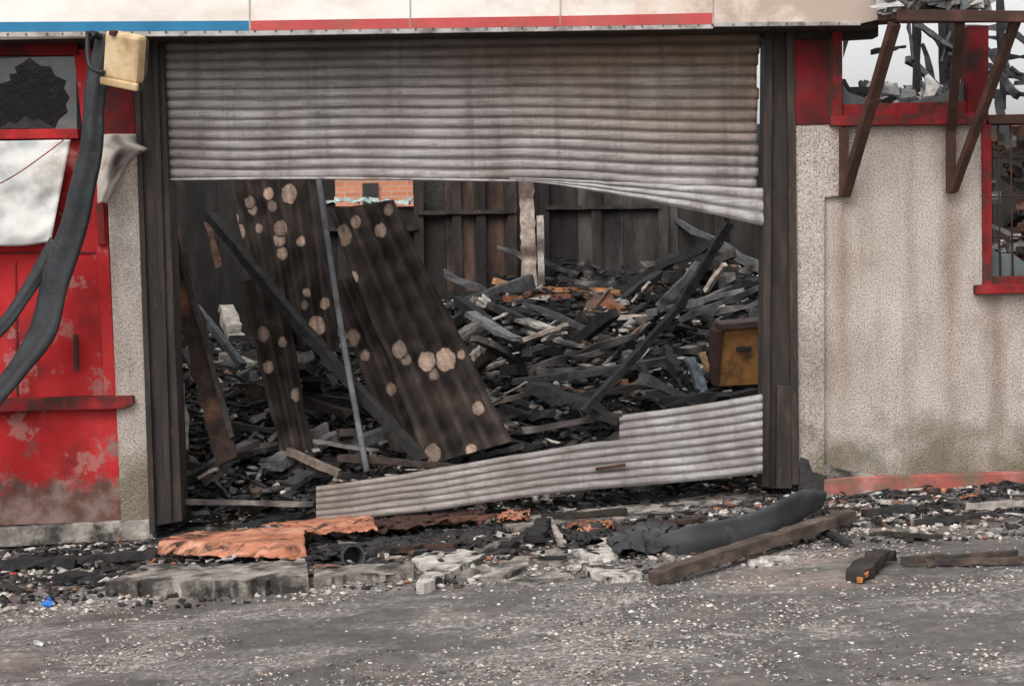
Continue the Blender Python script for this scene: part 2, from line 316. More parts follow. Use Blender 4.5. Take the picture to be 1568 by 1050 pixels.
prism('window_frame_left',[(1275,40),(1290,40),(1290,180),(1275,180)],-.055,.2,'redtrim',B,.004)
prism('window_frame_right',[(1482,40),(1514,40),(1514,186),(1482,186)],-.05,.2,'darkred',B,.004)
prism('window_frame_right2',[(1514,176),(2300,160),(2300,182),(1514,190)],-.045,.2,'rust',B,.004)
prism('casement_left',[(1504,190),(1518,190),(1520,450),(1506,450)],-.03,.2,'redtrim',B,.003)
prism('casement_sill',[(1495,437),(1770,428),(1770,442),(1495,451)],-.08,.25,'redtrim',B,.005)
prism('casement_frame_low',[(1518,424),(1760,416),(1760,432),(1518,438)],.0,.1,'redtrim',B,.003)
for pts in ([(1291,130),(1300,142),(1330,152),(1345,158),(1291,161)],[(1390,157),(1420,150),(1440,146),(1482,120),(1482,156)],[(1291,45),(1305,45),(1291,90)],[(1519,380),(1535,392),(1550,388),(1570,402),(1590,424),(1519,426)]):
    prism('broken_glass',pts,.05,.005,'glass',B)
for x in (1532,1551,1575,1600,1630): 
    sweep('grille_bar',[P(x-4,192,.03),P(x,432,.03)],[.012]*2,[.012]*2,'rust',B,6,1)
for y in (240,300,362): sweep('grille_rail',[P(1517,y+2,.05),P(1750,y-6,.05)],[.012]*2,[.012]*2,'rust',B,6,1)
prism('plinth_left',[(-700,860),(-700,815),(0,808),(228,795),(236,826),(0,838)],-.05,.3,'conc',B,.01)
prism('pilaster_left',[(160,205),(212,205),(233,815),(186,818)],-.03,.26,'wall',B,.01)
prism('lower_panel',[(-700,640),(182,622),(186,797),(-700,830)],.0,.1,'red',B)
prism('upper_panel',[(-700,375),(160,372),(176,612),(-700,640)],.03,.1,'red',B)
prism('panel_ledge',[(-700,632),(203,606),(204,618),(190,626),(-700,648)],-.09,.14,'redtrim',B,.006)
prism('panel_bead',[(-700,392),(155,384),(155,388),(-700,397)],.02,.02,'redtrim',B,.002)
prism('panel_joint',[(22,400),(25,400),(28,606),(25,606)],.022,.02,'redtrim',B,.002)
prism('door_stile',[(112,75),(150,75),(166,372),(178,606),(160,606),(146,372)],-.0,.06,'red',B,.004)
prism('door_stile_inner',[(146,310),(158,310),(162,375),(150,375)],-.025,.04,'redtrim',B,.003)
prism('window_rail_left',[(-700,205),(118,197),(120,212),(-700,222)],-.03,.12,'red',B,.004)
prism('window_head_left',[(-700,66),(118,66),(118,84),(-700,88)],-.03,.12,'darkred',B,.004)
prism('panel_behind_sheet',[(-700,222),(120,212),(150,375),(-700,380)],.035,.1,'red',B)
prism('scorched_board_left',[(148,100),(206,100),(208,210),(152,210)],-.02,.12,'darkred',B,.005)
prism('header_left',[(-700,50),(250,50),(250,72),(-700,72)],.02,.15,'post',B)
prism('dark_board_left',[(118,66),(250,66),(250,140),(118,140)],.06,.1,'post',B)
prism('room_back_left',[(-700,40),(260,40),(260,420),(-700,420)],.9,.05,'char',B)
prism('broken_pane',[(-60,92),(45,88),(34,97),(22,103),(26,112),(14,114),(16,124),(0,128),(-60,130)],.03,.005,'glass',B)
prism('broken_pane',[(45,88),(116,86),(118,198),(84,198),(90,184),(104,172),(101,160),(107,150),(98,136),(102,124),(84,116),(78,102),(62,101)],.034,.005,'glass',B)
prism('broken_pane',[(-60,196),(0,196),(14,186),(24,190),(40,178),(50,186),(60,182),(84,197)],.032,.005,'char',B)
prism('door_handle',[(112,512),(119,512),(120,568),(113,568)],-.02,.03,'rust',B,.004)
prism('guide_post_left',[(203,60),(250,60),(279,798),(233,806)],-.02,.25,'post',B,.006)
prism('guide_flange_left',[(233,60),(241,60),(263,800),(254,802)],-.05,.04,'post',B,.003)
prism('guide_flange_left',[(206,140),(214,140),(238,815),(229,817)],-.055,.04,'post',B,.003)
prism('guide_post_right',[(1171,45),(1208,45),(1220,748),(1166,748)],.0,.22,'post',B,.006)
prism('guide_flange_right',[(1172,45),(1183,45),(1178,745),(1166,745)],-.05,.06,'post',B,.003)
prism('guide_flange_right',[(1204,45),(1217,45),(1224,742),(1213,742)],-.055,.06,'post',B,.003)
prism('guide_foot_right',[(1190,590),(1212,590),(1213,748),(1188,748)],-.04,.06,'post',B,.005)
FY=-.35
prism('fascia_board',[(-900,-300),(1092,-300),(1092,40),(0,60),(-900,76)],FY,.05,'white',B)
prism('fascia_board_end',[(1093,-300),(1345,-300),(1345,30),(1310,38),(1093,40)],FY-.003,.05,'white',B)
prism('blue_stripe',[(-900,48),(0,34),(382,32),(382,47),(0,49),(-900,63)],FY-.006,.006,'blue',B)
prism('red_stripe',[(384,32),(900,24),(1092,20),(1092,37),(900,40),(384,47)],FY-.006,.006,'redst',B)
prism('fascia_lip',[(-900,64),(0,50),(384,48),(1092,38),(1092,44),(384,55),(0,57),(-900,72)],FY-.02,.04,'lip',B,.002)
prism('fascia_lip_end',[(1093,34),(1318,33),(1318,39),(1093,41)],FY-.02,.04,'lip',B,.002)
for x in (382,628,858,1092): prism('fascia_joint',[(x-1,-300),(x+.5,-300),(x+.5,45-.012*(x-382)),(x-1,45-.012*(x-382))],FY-.008,.006,'lip',B)
A=Acc()
for i in range(60):
    x=-40+i*27+U(-4,4); 
    if x>1300: break
    p=P(x,53-.0135*max(x,0),FY-.022); A.box(p,(Vector((1,0,0)),Vector((0,1,0)),Vector((0,0,1))),(.010,.01,.012),(.14,.11,.10),.002)
A.done('fascia_screws',parent=B)
prism('soffit',[(-900,66),(1345,34),(1345,42),(-900,74)],FY+.05,.42,'post',B)
prism('lintel',[(200,46),(1215,36),(1215,52),(200,64)],.02,.25,'post',B)
prism('lintel_right',[(1208,30),(1345,30),(1345,56),(1208,64)],-.02,.2,'post',B)
def wallbox(name,x0,y0,x1,y1,h,mat='char',t=.15):
    a=Vector((x0,y0,0));b=Vector((x1,y1,0)); d=(b-a).normalized(); n=Vector((-d.y,d.x,0))*t
    v=[a,b,b+n,a+n]; v=[q+Vector((0,0,-.3)) for q in v]+[q+Vector((0,0,h)) for q in v]
    return link(name,v,[(3,2,1,0),(4,5,6,7),(0,1,5,4),(1,2,6,5),(2,3,7,6),(3,0,4,7)],mat,parent=B)
wallbox('side_wall_left',-4.2,.3,-4.2,7,2.9)
wallbox('side_wall_right',7.6,7,7.6,.3,2.2)
prism('rear_wall',[(-100,190),(497,190),(497,700),(-100,700)],7,.12,'char',B)
prism('rear_wall',[(497,316),(637,316),(637,700),(497,700)],7,.12,'char',B)
prism('rear_wall',[(637,190),(2100,190),(2100,700),(637,700)],7,.12,'char',B)
prism('rear_wall',[(497,190),(637,190),(637,262),(497,262)],7,.12,'char',B)
A=Acc(); X=Vector((1,0,0));Yv=Vector((0,1,0));Z=Vector((0,0,1))
x=-4.2
while x<7.4:
    w=U(.3,.62); zt=2.8
    pxx=784+x/19*FOC
    if 640<pxx<790: c=random.choice([(2.0,1.45,1.2),(2.6,1.9,1.6),(1.5,1.1,1.0)]); w=U(.25,.45)
    elif 480<pxx<640: zt=2.18; c=(1,.9,.9)
    elif 830<pxx<1010: c=random.choice([(1.5,1.55,1.55),(1.9,1.95,1.95)]); w=U(.45,.6)
    else: c=random.choice([(.7,.7,.7),(1.0,.95,.95)])
    A.box(Vector((x+w/2,6.95+U(-.02,.01),zt/2)),(X,Yv,Z),(w-.004,.03,zt),c); x+=w
A.done('rear_boarding','charwall',B)
A=Acc()
for x in (640,698,735,783,832,912,1014,1100): 
    A.beam(P(x,262,6.88),P(x+4,470,6.88),.10,.04,random.choice([(1.2,1.05,1.0),(1.5,1.35,1.3),(.8,.75,.75)]),8,.03)
for y,x0,x1 in ((326,640,790),(318,835,1010),(352,400,640)): A.beam(P(x0,y,6.87),P(x1,y-2,6.87),.08,.04,(1.3,1.2,1.15),8,.03)
A.done('rear_wall_framing','charwall',B)
A=Acc()
A.beam(P(805,262,6.2),P(811,440,6.2),.15,.12,(.42,.35,.30),18,.03,(.14,.10,.08))
A.beam(P(827,330,6.1),P(829,436,6.1),.07,.06,(.46,.42,.38),8,.04,(.12,.1,.09))
A.done('scorched_pale_post')
A=Acc()
for i in range(11):
    x=500+i*13; A.beam(P(x,306+U(-4,5),6.9),P(x+U(8,26),306+U(-5,6),6.9),.05,.03,random.choice([(.35,.55,.53),(.5,.6,.58),(.1,.14,.14)]),2,.15)
A.done('turquoise_window_frame_remains')
bh=empty('brick_house')
link('walls',[(-3.2,14,0),(0.2,14,0),(0.2,20,0),(-3.2,20,0),(-3.2,14,2.9),(.2,14,2.9),(.2,20,2.9),(-3.2,20,2.9)],[(0,1,5,4),(1,2,6,5),(2,3,7,6),(3,0,4,7)],'brick',parent=bh)
link('roof',[(-3.4,13.8,2.9),(.4,13.8,2.9),(.4,20.2,2.9),(-3.4,20.2,2.9),(-3.4,17,3.7),(.4,17,3.7)],[(0,1,5,4),(2,3,4,5),(1,2,5),(3,0,4)],'rust',parent=bh)
link('window',[(-2.1,13.95,1.7),(-1.88,13.95,1.7),(-1.88,13.95,2.6),(-2.1,13.95,2.6),(-2.1,14.02,1.7),(-1.88,14.02,1.7),(-1.88,14.02,2.6),(-2.1,14.02,2.6)],[(0,1,2,3),(0,4,5,1),(1,5,6,2),(2,6,7,3),(3,7,4,0)],'char',parent=bh)
# ------------------------------------------------ roller shutter
S=empty('roller_shutter')
NS=14; SUB=8
PR=[(0,.004),(.08,-.006),(.22,-.014),(.40,-.017),(.58,-.015),(.74,-.008),(.84,.002),(.92,.005),(1.0,.004)]
def prof(t):
    for (a,b),(c,d) in zip(PR[:-1],PR[1:]):
        if t<=c: return b+(d-b)*(t-a)/(c-a)
    return .004
def kt(v,n):
    k=v*n; kk=math.floor(k+1e-6); return (kk,k-kk)
def gro_shade(t): return .5 if (t>.80 or t<.06) else (.8 if t>.66 else 1)  # shade of the grooves and slat undersides, multiplied into the colour
def shut_fn(u,v):
    k,t=kt(v,NS); xl=lerp(249,259,v)+2*NV(k*3.1,0,2); xr=lerp(1166,1160,v)+5*NV(k*1.9,0,4)-(3 if .1<v<.7 else 0)
    x=lerp(xl,xr,u)
    yt=64-.0165*(x-250); yb=275+(max(0,x-790)/370)*18+1.5*math.sin(x*.02)
    y=lerp(yt,yb,v)+2.0*NV(u*5,k*.7,3)
    bend=.012*NV(u*3,v*3,0)+(.04*max(0,v-.7)*max(0,u-.5)*4)-.006*math.exp(-((u-.55)/.02)**2-((v-.55)/.1)**2)
    return P(x,y,.04+prof(t)+bend)
def shut_col(u,v):
    k,t=kt(v,NS); q=NV(k*7.7,u*1.2,0)*.08
    base=.32+q+.08*v; soot=max(0,1-v*5.0)*.85*(.6+.4*NV(u*5,v*3,9)); warm=max(0,u-.35)*max(0,.95-v)*2.8*(.8+.6*NV(u*4,v*4,2))
    gr=gro_shade(t)
    c=Vector((base,base*.95,base*.945)); c=c.lerp(Vector((.30,.195,.125)),max(0,min(.85,warm))); c=c.lerp(Vector((.045,.04,.037)),max(0,min(.9,soot)))
    g2=NV(u*14,v*9,3)*.05
    return (max(0,c.x*gr+g2*.8),max(0,c.y*gr+g2*.8),max(0,c.z*gr+g2*.8))
patch('upper_curtain',shut_fn,110,NS*SUB,'shut',S,shut_col,.002)
def fan_fn(u,v):
    x=lerp(780,1172,u); d=max(0,(x-800)/372)
    yt=272+d*16; yb=278+max(0,d)**1.25*69
    k,t=kt(v,3)
    return P(x,lerp(yt,yb,v)+1.5*NV(u*8,k,1),.03+prof(t)*(.2+.8*min(1,d*2))-.05*d*v-.02*d)
def fan_col(u,v):
    k,t=kt(v,3); q=(.50+.05*NV(u*6,k*2,1))*gro_shade(t)
    return (q,q*.97,q*.975)
patch('torn_bottom_slats',fan_fn,60,24,'shut',S,fan_col,.002)
sweep('bottom_rail',[P(258,275,.03),P(500,273,.03),P(790,277,.03)],[.018]*3,[.03]*3,'lip',S,8,4)
def low_fn(u,v):
    x=lerp(484,1168,u); kx=v*9-3; kf=math.floor(kx+1e-6); t=kx-kf
    y=lerp(742,641,u)+kx*lerp(9.4,13.5,u)+2.2*math.sin(u*7+1)+5*NV(u*2,0,5)+1.6*NV(u*9,kf,5)
    return P(x,y,-.09-.02*kx+prof(t)*lerp(.6,1.05,u)+.015*NV(u*4,v*2,8))
def low_col(u,v):
    kx=v*9-3; kf=math.floor(kx+1e-6); t=kx-kf
    q=.36+.08*NV(u*9,kf*2.2,5)+.03*NV(u*50,v*30,5); w=.6*max(0,1-u*1.8)
    return tuple(Vector((q,q*.955,q*.94)).lerp(Vector((.22,.155,.115)),w)*gro_shade(t))
patch('fallen_curtain',low_fn,137,72,'shut',S,low_col,.002,keep=lambda u,v: v>3/9 or (u>.681+.008*NV(v*30,0,0)))
prism('rust_slot',[(912,716),(958,709),(958,714),(912,721)],-.20,.01,'rust',S)
# ------------------------------------------------ leaning corrugated sheets
def corr(name,c,ridges,spots,nu=150,nv=170,base=(.028,.021,.018),amp=.022,edge=.0):
    def fn(u,v):
        e=edge*NV(v*6,u*2,c[0][0]*.1)
        x,y,Y=bil(c,min(1,max(0,u+ (e if u>.9 or u<.1 else 0))),v); return P(x,y,Y+amp*math.sin(u*ridges*2*math.pi)+.06*NV(u*2,v*2,c[0][0]))
    def cf(u,v):
        x,y,_=bil(c,u,v); n=NV(x*.03,y*.03,1)
        k=1+.9*n+.35*math.sin(u*ridges*2*math.pi)+.5*NV(x*.09,y*.05,4); k=max(.3,k)
        for sx,sy,r in spots:
            dd=math.hypot((x-sx),(y-sy)/1.2)/r+.16*NV(x*.12,y*.12,sx)
            h=.85+.3*math.sin(sx*3.7+sy)
            if dd<1: 
                f=(1-.30*dd*dd+.3*NV(x*.25,y*.25,3))*h; return (.33*f,.24*f,.19*f)
            if dd<1.2: return (.02,.016,.014)
        return (base[0]*k,base[1]*k,base[2]*k)
    return patch(name,fn,nu,nv,'corr',None,cf,.006)
corr('corrugated_roof_sheet',[(502,322,2.3),(602,306,2.1),(784,676,.55),(655,712,.7)],4.5,[(525,362,14),(583,353,9),(521,398,7),(541,425,8),(612,535,11),(622,550,8),(654,553,13),(682,551,15),(665,573,8),(599,596,8),(732,625,9),(663,694,12),(706,543,6),(722,690,9),(545,340,8),(595,322,7)],200,240,edge=.06)
corr('corrugated_roof_sheet',[(500,430,2.0),(560,420,2.0),(690,706,.9),(600,690,1.0)],3,[(541,517,10),(559,545,7),(599,596,8)],80,110)
corr('corrugated_roof_sheet',[(342,240,2.9),(488,240,2.7),(520,540,1.7),(405,520,1.9)],6,[(443,297,12),(411,297,8),(383,310,8),(358,336,8),(387,321,7),(417,316,7),(430,350,10),(428,367,9),(365,355,10),(397,350,6),(461,370,7),(432,388,8),(485,500,13),(466,467,6),(498,465,8),(470,448,6)],190,200,edge=.05)
corr('corrugated_roof_sheet',[(366,430,2.2),(432,424,2.1),(484,708,.9),(428,690,1.0)],3,[(403,512,10),(433,524,7),(411,562,8),(453,605,8)],80,140,edge=.1)
sweep('steel_pole',[P(486,262,1.9),P(522,500,1.2),P(562,722,.5)],[.045]*3,[.045]*3,'galv',None,12,6)
A=Acc(); A.beam(P(322,330,2.2),P(465,505,1.35),.07,.07,(.028,.026,.026),10,.05); A.beam(P(465,505,1.35),P(648,706,.65),.075,.07,(.026,.024,.025),10,.06); A.done('fallen_charred_rafter')
A=Acc(); A.beam(P(1116,343,1.6),P(1040,470,1.5),.065,.06,(.028,.027,.028),8,.06); A.beam(P(1040,470,1.5),P(893,632,1.0),.055,.05,(.025,.025,.026),9,.07); A.beam(P(1070,402,1.9),P(1008,472,1.9),.13,.06,(.16,.17,.18),6,.08,(.03,.03,.03)); A.done('fallen_charred_rafter')
A=Acc(); A.beam(P(256,355,.9),P(348,706,.5),.16,.06,(.045,.028,.022),18,.07,(.17,.085,.05)); A.beam(P(266,350,.8),P(356,670,.48),.035,.05,(.04,.036,.034),8,.1); A.done('leaning_scorched_plank')
A=Acc(); A.beam(P(300,470,3),P(372,560,2.6),.06,.05,(.1,.11,.12),5,.08); A.beam(P(318,340,3),P(336,410,3),.05,.05,(.16,.09,.07),5,.1); A.beam(P(275,590,1.2),P(283,690,.9),.08,.05,(.3,.3,.3),4,.1); A.done('leaning_batten')
cb=empty('scorched_cabinet')
prism('front',[(1108,506),(1170,500),(1170,588),(1098,592)],2.0,.03,'yellow',cb,.005)
prism('top',[(1104,497),(1175,490),(1175,500),(1106,506)],1.95,.5,'timber',cb,.005)
prism('side',[(1098,508),(1108,506),(1100,592),(1092,590)],1.97,.5,'rust',cb,.005)
prism('drawer_handle',[(1128,532),(1150,530),(1150,536),(1128,538)],1.96,.03,'char',cb,.003)
# ------------------------------------------------ rubble inside
def heap(x,y):
    r=min(1,max(0,(x+2.2)/2.4)); t=min(1,max(0,(y-.2)/6.0))
    hmax=lerp(.85,1.26,r)
    return gz(x)+.03+hmax*(t**.85)*(1+.20*NV(x*1.1,y*1.1,0))+.20*NV(x*2.0,y*2.0,4)*t
RB=empty('rubble_pile')
hv=[];hf=[];nxh=160;nyh=100
for j in range(nyh+1):
    for i in range(nxh+1):
        x=lerp(-4.1,7.4,i/nxh); y=lerp(.05,6.9,j/nyh); hv.append((x,y,heap(x,y)-.05+.12*NV(x*5,y*5,1)+.05*NV(x*13,y*13,1)))
for j in range(nyh):
    for i in range(nxh): a=j*(nxh+1)+i; hf.append((a,a+1,a+nxh+2,a+nxh+1))
link('rubble_base',hv,hf,'heap',parent=RB)
cpal=[((.020,.019,.019),40),((.035,.032,.031),22),((.065,.062,.062),12),((.14,.13,.125),7),((.28,.255,.235),6),((.50,.46,.42),7),((.11,.065,.045),8),((.20,.11,.07),4),((.055,.07,.085),3)]
pc=[c for c,w in cpal for _ in range(w)]
A=Acc()
for i in range(2300):
    y=.2+6.5*R()**1.1; hw=(12+y)*.295
    x=U(-hw,hw*.98)
    big=R()<.10 and y>1.0
    ln=U(.5,1.4) if big else min(1.0,.05+abs(random.gauss(0,.17))); w=U(.05,.15) if big else (U(.02,.06) if R()<.7 else U(.06,.18)); t=U(.04,.10) if big else U(.008,.04)
    if y<.7: ln=min(ln,.22)
    cl=NV(x*1.6,y*1.6,20)
    p=Vector((x,y,heap(x,y)+(U(.03,.25) if big else U(-.05,.12))))
    c=random.choice(pc)
    if cl<-.05 and max(c)>.1: c=(.03,.028,.028)
    if cl>.16 and max(c)<.05 and R()<.4: c=random.choice([(.2,.18,.17),(.50,.46,.42),(.12,.08,.06)])
    if big: c=random.choice([(.022,.021,.021),(.026,.025,.025),(.028,.027,.027),(.05,.04,.036),(.08,.08,.085)])
    if x<-1.2 and max(c)>.2 and R()<.4: c=(.04,.04,.042)
    ax=rand_axes(.5); k=U(.7,1.2)
    A.beam(p-ax[0]*ln/2,p+ax[0]*ln/2,w,t,tuple(q*k for q in c),2 if ln<.3 else 6,.15,(random.choice(pc) if not big else (.16,.15,.145)) if R()<.4 else None,U(.3,1))
A.done('charred_sticks',parent=RB)
pos=[];siz=[];col=[]
for i in range(15000):
    y=.12+6.4*R()**1.2; hw=(12+y)*.295; x=U(-hw,hw); s=.01+.06*R()**2.6
    if y<.3: s=min(s,.03)
    pos.append((x,y,heap(x,y)+U(-.02,.07))); siz.append(s); c=random.choice(pc)
    cl=NV(x*1.6,y*1.6,20)
    if cl<-.03 and max(c)>.1: c=(.03,.028,.028)
    if cl>.2 and R()<.35: c=(.44,.41,.37)
    col.append(c)
o=stones('charcoal_lumps',pos,siz,col,flat=.4,jj=.55); o.parent=RB
A=Acc()
def hb(x0,y0,Y0,x1,y1,Y1,w,t,c,c2=None,seg=6): A.beam(P(x0,y0,Y0),P(x1,y1,Y1),w,t,c,seg,.08,c2,U(.7,1))
hb(760,440,5.6,950,446,5.4,.10,.05,(.40,.19,.09),(.15,.06,.03)); hb(755,430,5.6,800,440,5.5,.05,.05,(.42,.22,.12)); hb(770,458,5.2,940,452,5.1,.07,.05,(.22,.09,.045))
hb(945,487,4.3,1040,483,4.2,.06,.04,(.48,.42,.37)); hb(1080,446,4.6,1110,405,4.4,.05,.04,(.45,.38,.33)); hb(990,480,3.8,1140,445,3.8,.09,.06,(.12,.12,.125),(.3,.28,.27)); hb(1040,490,3.4,1165,440,3.4,.08,.05,(.09,.09,.095),(.03,.03,.03))
hb(700,460,4.3,800,530,3.6,.09,.07,(.02,.02,.021)); hb(760,470,4.4,900,540,3.7,.08,.07,(.025,.025,.027)); hb(715,560,2.4,740,532,2.4,.07,.03,(.52,.48,.44)); hb(800,520,3.2,860,500,3.2,.06,.04,(.46,.38,.33)); hb(735,468,4.4,745,455,4.4,.1,.08,(.5,.47,.42))
hb(1030,560,2.4,1060,610,2.1,.10,.04,(.14,.17,.21),(.06,.07,.09)); hb(1055,548,2.3,1080,606,2.0,.09,.04,(.17,.2,.24),(.05,.05,.06)); hb(1075,540,2.4,1085,570,2.3,.05,.03,(.40,.27,.15))
hb(720,590,2.0,830,625,1.8,.06,.04,(.05,.05,.05)); hb(740,615,1.7,900,660,1.3,.06,.05,(.03,.03,.032)); hb(820,570,2.4,960,560,2.4,.05,.04,(.16,.15,.15),(.04,.04,.04)); hb(870,610,1.8,1010,585,1.9,.11,.05,(.03,.028,.028))
hb(700,630,1.5,820,600,1.7,.05,.04,(.2,.17,.15),(.05,.05,.05)); hb(345,470,4.0,360,520,3.8,.14,.08,(.42,.39,.35),(.2,.18,.17)); hb(340,545,3.2,395,560,3.0,.10,.06,(.4,.37,.33),(.1,.09,.09)); hb(480,675,1.0,580,690,.9,.05,.03,(.18,.16,.15))
hb(440,690,.9,520,725,.6,.05,.05,(.2,.16,.13)); hb(280,768,.15,480,772,.1,.04,.03,(.2,.17,.15),(.06,.05,.05)); hb(300,640,1.2,420,660,1.0,.05,.04,(.02,.02,.02)); hb(520,700,.7,700,715,.45,.06,.05,(.05,.035,.03))
hb(800,660,1.1,950,632,1.2,.08,.05,(.07,.06,.06),(.2,.17,.15)); hb(720,480,3.8,790,520,3.4,.12,.04,(.16,.17,.18)); hb(800,490,3.8,850,505,3.6,.2,.03,(.42,.39,.36),(.2,.18,.17)); hb(850,520,3.2,915,535,3.1,.14,.03,(.35,.32,.30),(.1,.1,.1)); hb(905,455,4.9,955,475,4.7,.14,.1,(.25,.10,.06),(.08,.05,.04))
for i in range(150):
    x=U(690,1160); y=U(450,640); Y=lerp(5.2,1.3,(y-450)/190); l=U(12,50); a=U(-.9,.9)
    hb(x,y,Y,x+l*math.cos(a),y+l*math.sin(a),Y+U(-.2,.2),U(.03,.10),U(.012,.035),random.choice([(.60,.55,.50),(.48,.44,.40),(.2,.19,.19),(.04,.04,.042),(.03,.03,.03),(.16,.10,.07)]),random.choice([(.04,.04,.04),(.34,.31,.28)]),5)
for i in range(50):
    x=U(290,480); y=U(540,740); Y=lerp(3.2,.5,(y-540)/200); l=U(12,45); a=U(-.9,.9)
    hb(x,y,Y,x+l*math.cos(a),y+l*math.sin(a),Y+U(-.1,.2),U(.03,.07),U(.012,.035),random.choice([(.42,.38,.35),(.25,.23,.22),(.12,.12,.12),(.05,.05,.055)]),(.05,.05,.05),4)
A.done('large_debris_pieces',parent=RB)
# ------------------------------------------------ twisted metal seen through right windows
A=Acc()
for i in range(30):
    x=U(1300,1570); y=U(20,150); l=U(30,110); a=random.choice([U(-.2,.2),U(1.2,1.9),U(.6,1.0)]); Y=U(.8,2.6)
    A.beam(P(x,y,Y),P(x+l*math.cos(a),y+l*math.sin(a),Y+U(-.3,.3)),U(.015,.06),U(.02,.05),random.choice([(.02,.02,.022),(.05,.05,.055),(.1,.1,.11)]),5,.2)
for x in (1400,1440,1452,1530): A.beam(P(x,-60,1.2),P(x+6,170,1.2),.05,.05,(.02,.02,.022),6,.1)
for i in range(55):
    x=U(1290,1480); A.beam(P(x,U(150,175),.5),P(x+U(-15,15),U(125,155),.6),U(.04,.1),U(.02,.06),random.choice([(.3,.3,.3),(.08,.09,.09),(.2,.2,.2),(.5,.48,.46),(.03,.03,.03)]),2,.25)
for i in range(60):
    x=U(1515,1640); y=U(190,430); A.beam(P(x,y,1.4),P(x+U(-30,30),y+U(-30,30),1.6),U(.03,.1),U(.02,.06),random.choice([(.02,.02,.02),(.05,.03,.02),(.12,.06,.04),(.2,.2,.2)]),2,.2)
A.done('twisted_metal_framework')
K=empty('steel_bracket_frame')
def kb(pts,w,t=.05):
    A=Acc()
    for a,b in zip(pts[:-1],pts[1:]): A.beam(a,b,w,t,(1,1,1),1,0)
    link('member',A.v,A.f,'rust',parent=K,bevel=.004)
kb([P(1372,24,-.7),P(1570,26,-.7),P(1900,24,-.7)],.05,.07); kb([P(1372,24,-.7),P(1330,30,-.02)],.05)
kb([P(1370,36,-.68),P(1293,300,-.06)],.07,.05); kb([P(1292,196,-.05),P(1292,302,-.05)],.06,.03)
kb([P(1470,34,-.66),P(1456,200,-.1),P(1456,296,-.06)],.06,.04); kb([P(1556,30,-.68),P(1459,292,-.07)],.06,.045)
kb([P(1290,36,-.03),P(1380,30,-.05),P(1570,28,-.05)],.06)
A=Acc()
for i in range(60):
    x=U(1345,1510); A.beam(P(x,U(-10,22),U(-.7,-.3)),P(x+U(-30,30),U(-25,24),U(-.7,-.3)),U(.03,.12),U(.01,.05),random.choice([(.25,.26,.26),(.1,.11,.11),(.4,.4,.38),(.18,.16,.14)]),3,.25)
A.done('melted_cladding_remains')
# ------------------------------------------------ floodlight
FL=empty('floodlight')
c=P(191,90,-.62); Rm=Matrix.Rotation(math.radians(13),3,'Y')@Matrix.Rotation(math.radians(-18),3,'Z')@Matrix.Rotation(math.radians(14),3,'X')
def rb(name,off,dims,mat,bev,tp=1.0):
    v=[]
    for y in (-1,1):
        k=1 if y<0 else tp
        for x,z in ((-1,-1),(1,-1),(1,1),(-1,1)):
            v.append(c+Rm@(Vector(off)+Vector((x*k*dims[0]/2,y*dims[1]/2,z*k*dims[2]/2))))
    return link(name,v,[(0,1,2,3),(7,6,5,4),(0,4,5,1),(1,5,6,2),(2,6,7,3),(3,7,4,0)],mat,parent=FL,bevel=bev)
rb('lens_housing',(0,0,.01),(.25,.10,.30),'cream',.022)
rb('rear_housing',(.0,.10,.01),(.24,.10,.29),'timber',.02,.7)
rb('front_rim',(0,-.045,-.155),(.27,.03,.05),'cream',.01)
rb('hinge_lug',(-.06,-.05,.155),(.04,.05,.03),'rust',.005)
sweep('yoke_bracket',[P(134,50,-.5),P(137,100,-.6),P(160,112,-.62)],[.03]*3,[.04]*3,'blk',FL,8,4)
sweep('mount_arm',[P(140,52,-.5),P(165,60,-.35),P(185,62,-.05)],[.05]*3,[.05]*3,'blk',FL,8,4)
# ------------------------------------------------ melted gutter on the left
MG=empty('melted_downpipe')
sweep('upper_run',[P(160,52,-.42),P(148,150,-.42),P(128,280,-.4),P(96,400,-.36),P(66,500,-.36),P(24,570,-.38),P(-30,640,-.4),P(-80,760,-.3)],[.12,.14,.16,.23,.23,.18,.14,.12],[.08,.07,.09,.07,.08,.07,.07,.06],'blk',MG,28,12,.03,.9,.16,2.2)
sweep('lower_run',[P(86,366,-.3),P(50,430,-.3),P(10,490,-.32),P(-60,560,-.3)],[.08,.10,.10,.1],[.05]*4,'blk',MG,20,12,.02,.5,.15,3)
sweep('loose_red_cable',[P(108,205,-.15),P(80,228,-.2),P(20,270,-.18),P(-40,300,-.15)],[.008]*4,[.008]*4,'redtrim',None,6,6)
def sheet_fn(u,v):
    x,y,_=bil([(-300,222,0),(108,214,0),(78,366,0),(-300,386,0)],u,v)
    y+=8*math.sin(u*9)*v
    return P(x,y,-.10-.05*NV(u*5,v*2.5,2)-.05*v*math.sin(u*7)**2-.02*NV(u*12,v*7,2))
patch('buckled_white_sheet',sheet_fn,80,40,'sheet',None,None,.004)
def cowl_fn(u,v):
    xr=208+19*math.exp(-((v-.20)/.06)**2)-(0 if v<.3 else 44*((v-.3)/.7)**.8)
    y=lerp(208,312,v)-(1-abs(2*u-1))*3
    return P(lerp(147+3*v,xr,u),y,-.08-.14*math.sin(math.pi*min(1,u*1.02))**.6*(1-.3*v)+.04*math.exp(-((u-.62)/.22)**2-((v-.38)/.28)**2)+.02*NV(u*4,v*4,3))
def cowl_col(u,v):
    d=math.exp(-((u-.66)/.20)**2-((v-.42)/.26)**2)+.35*NV(u*5,v*5,6); d=max(0,min(1,d*1.3))  # shade of the cowl's hollow painted into the colour, plus uneven soot
    e=max(0,(u-.9)*6)
    return tuple(Vector((.60,.54,.48)).lerp(Vector((.07,.05,.045)),min(1,d+e)))
patch('melted_vent_cowl',cowl_fn,50,50,'cowl',None,cowl_col,.006)
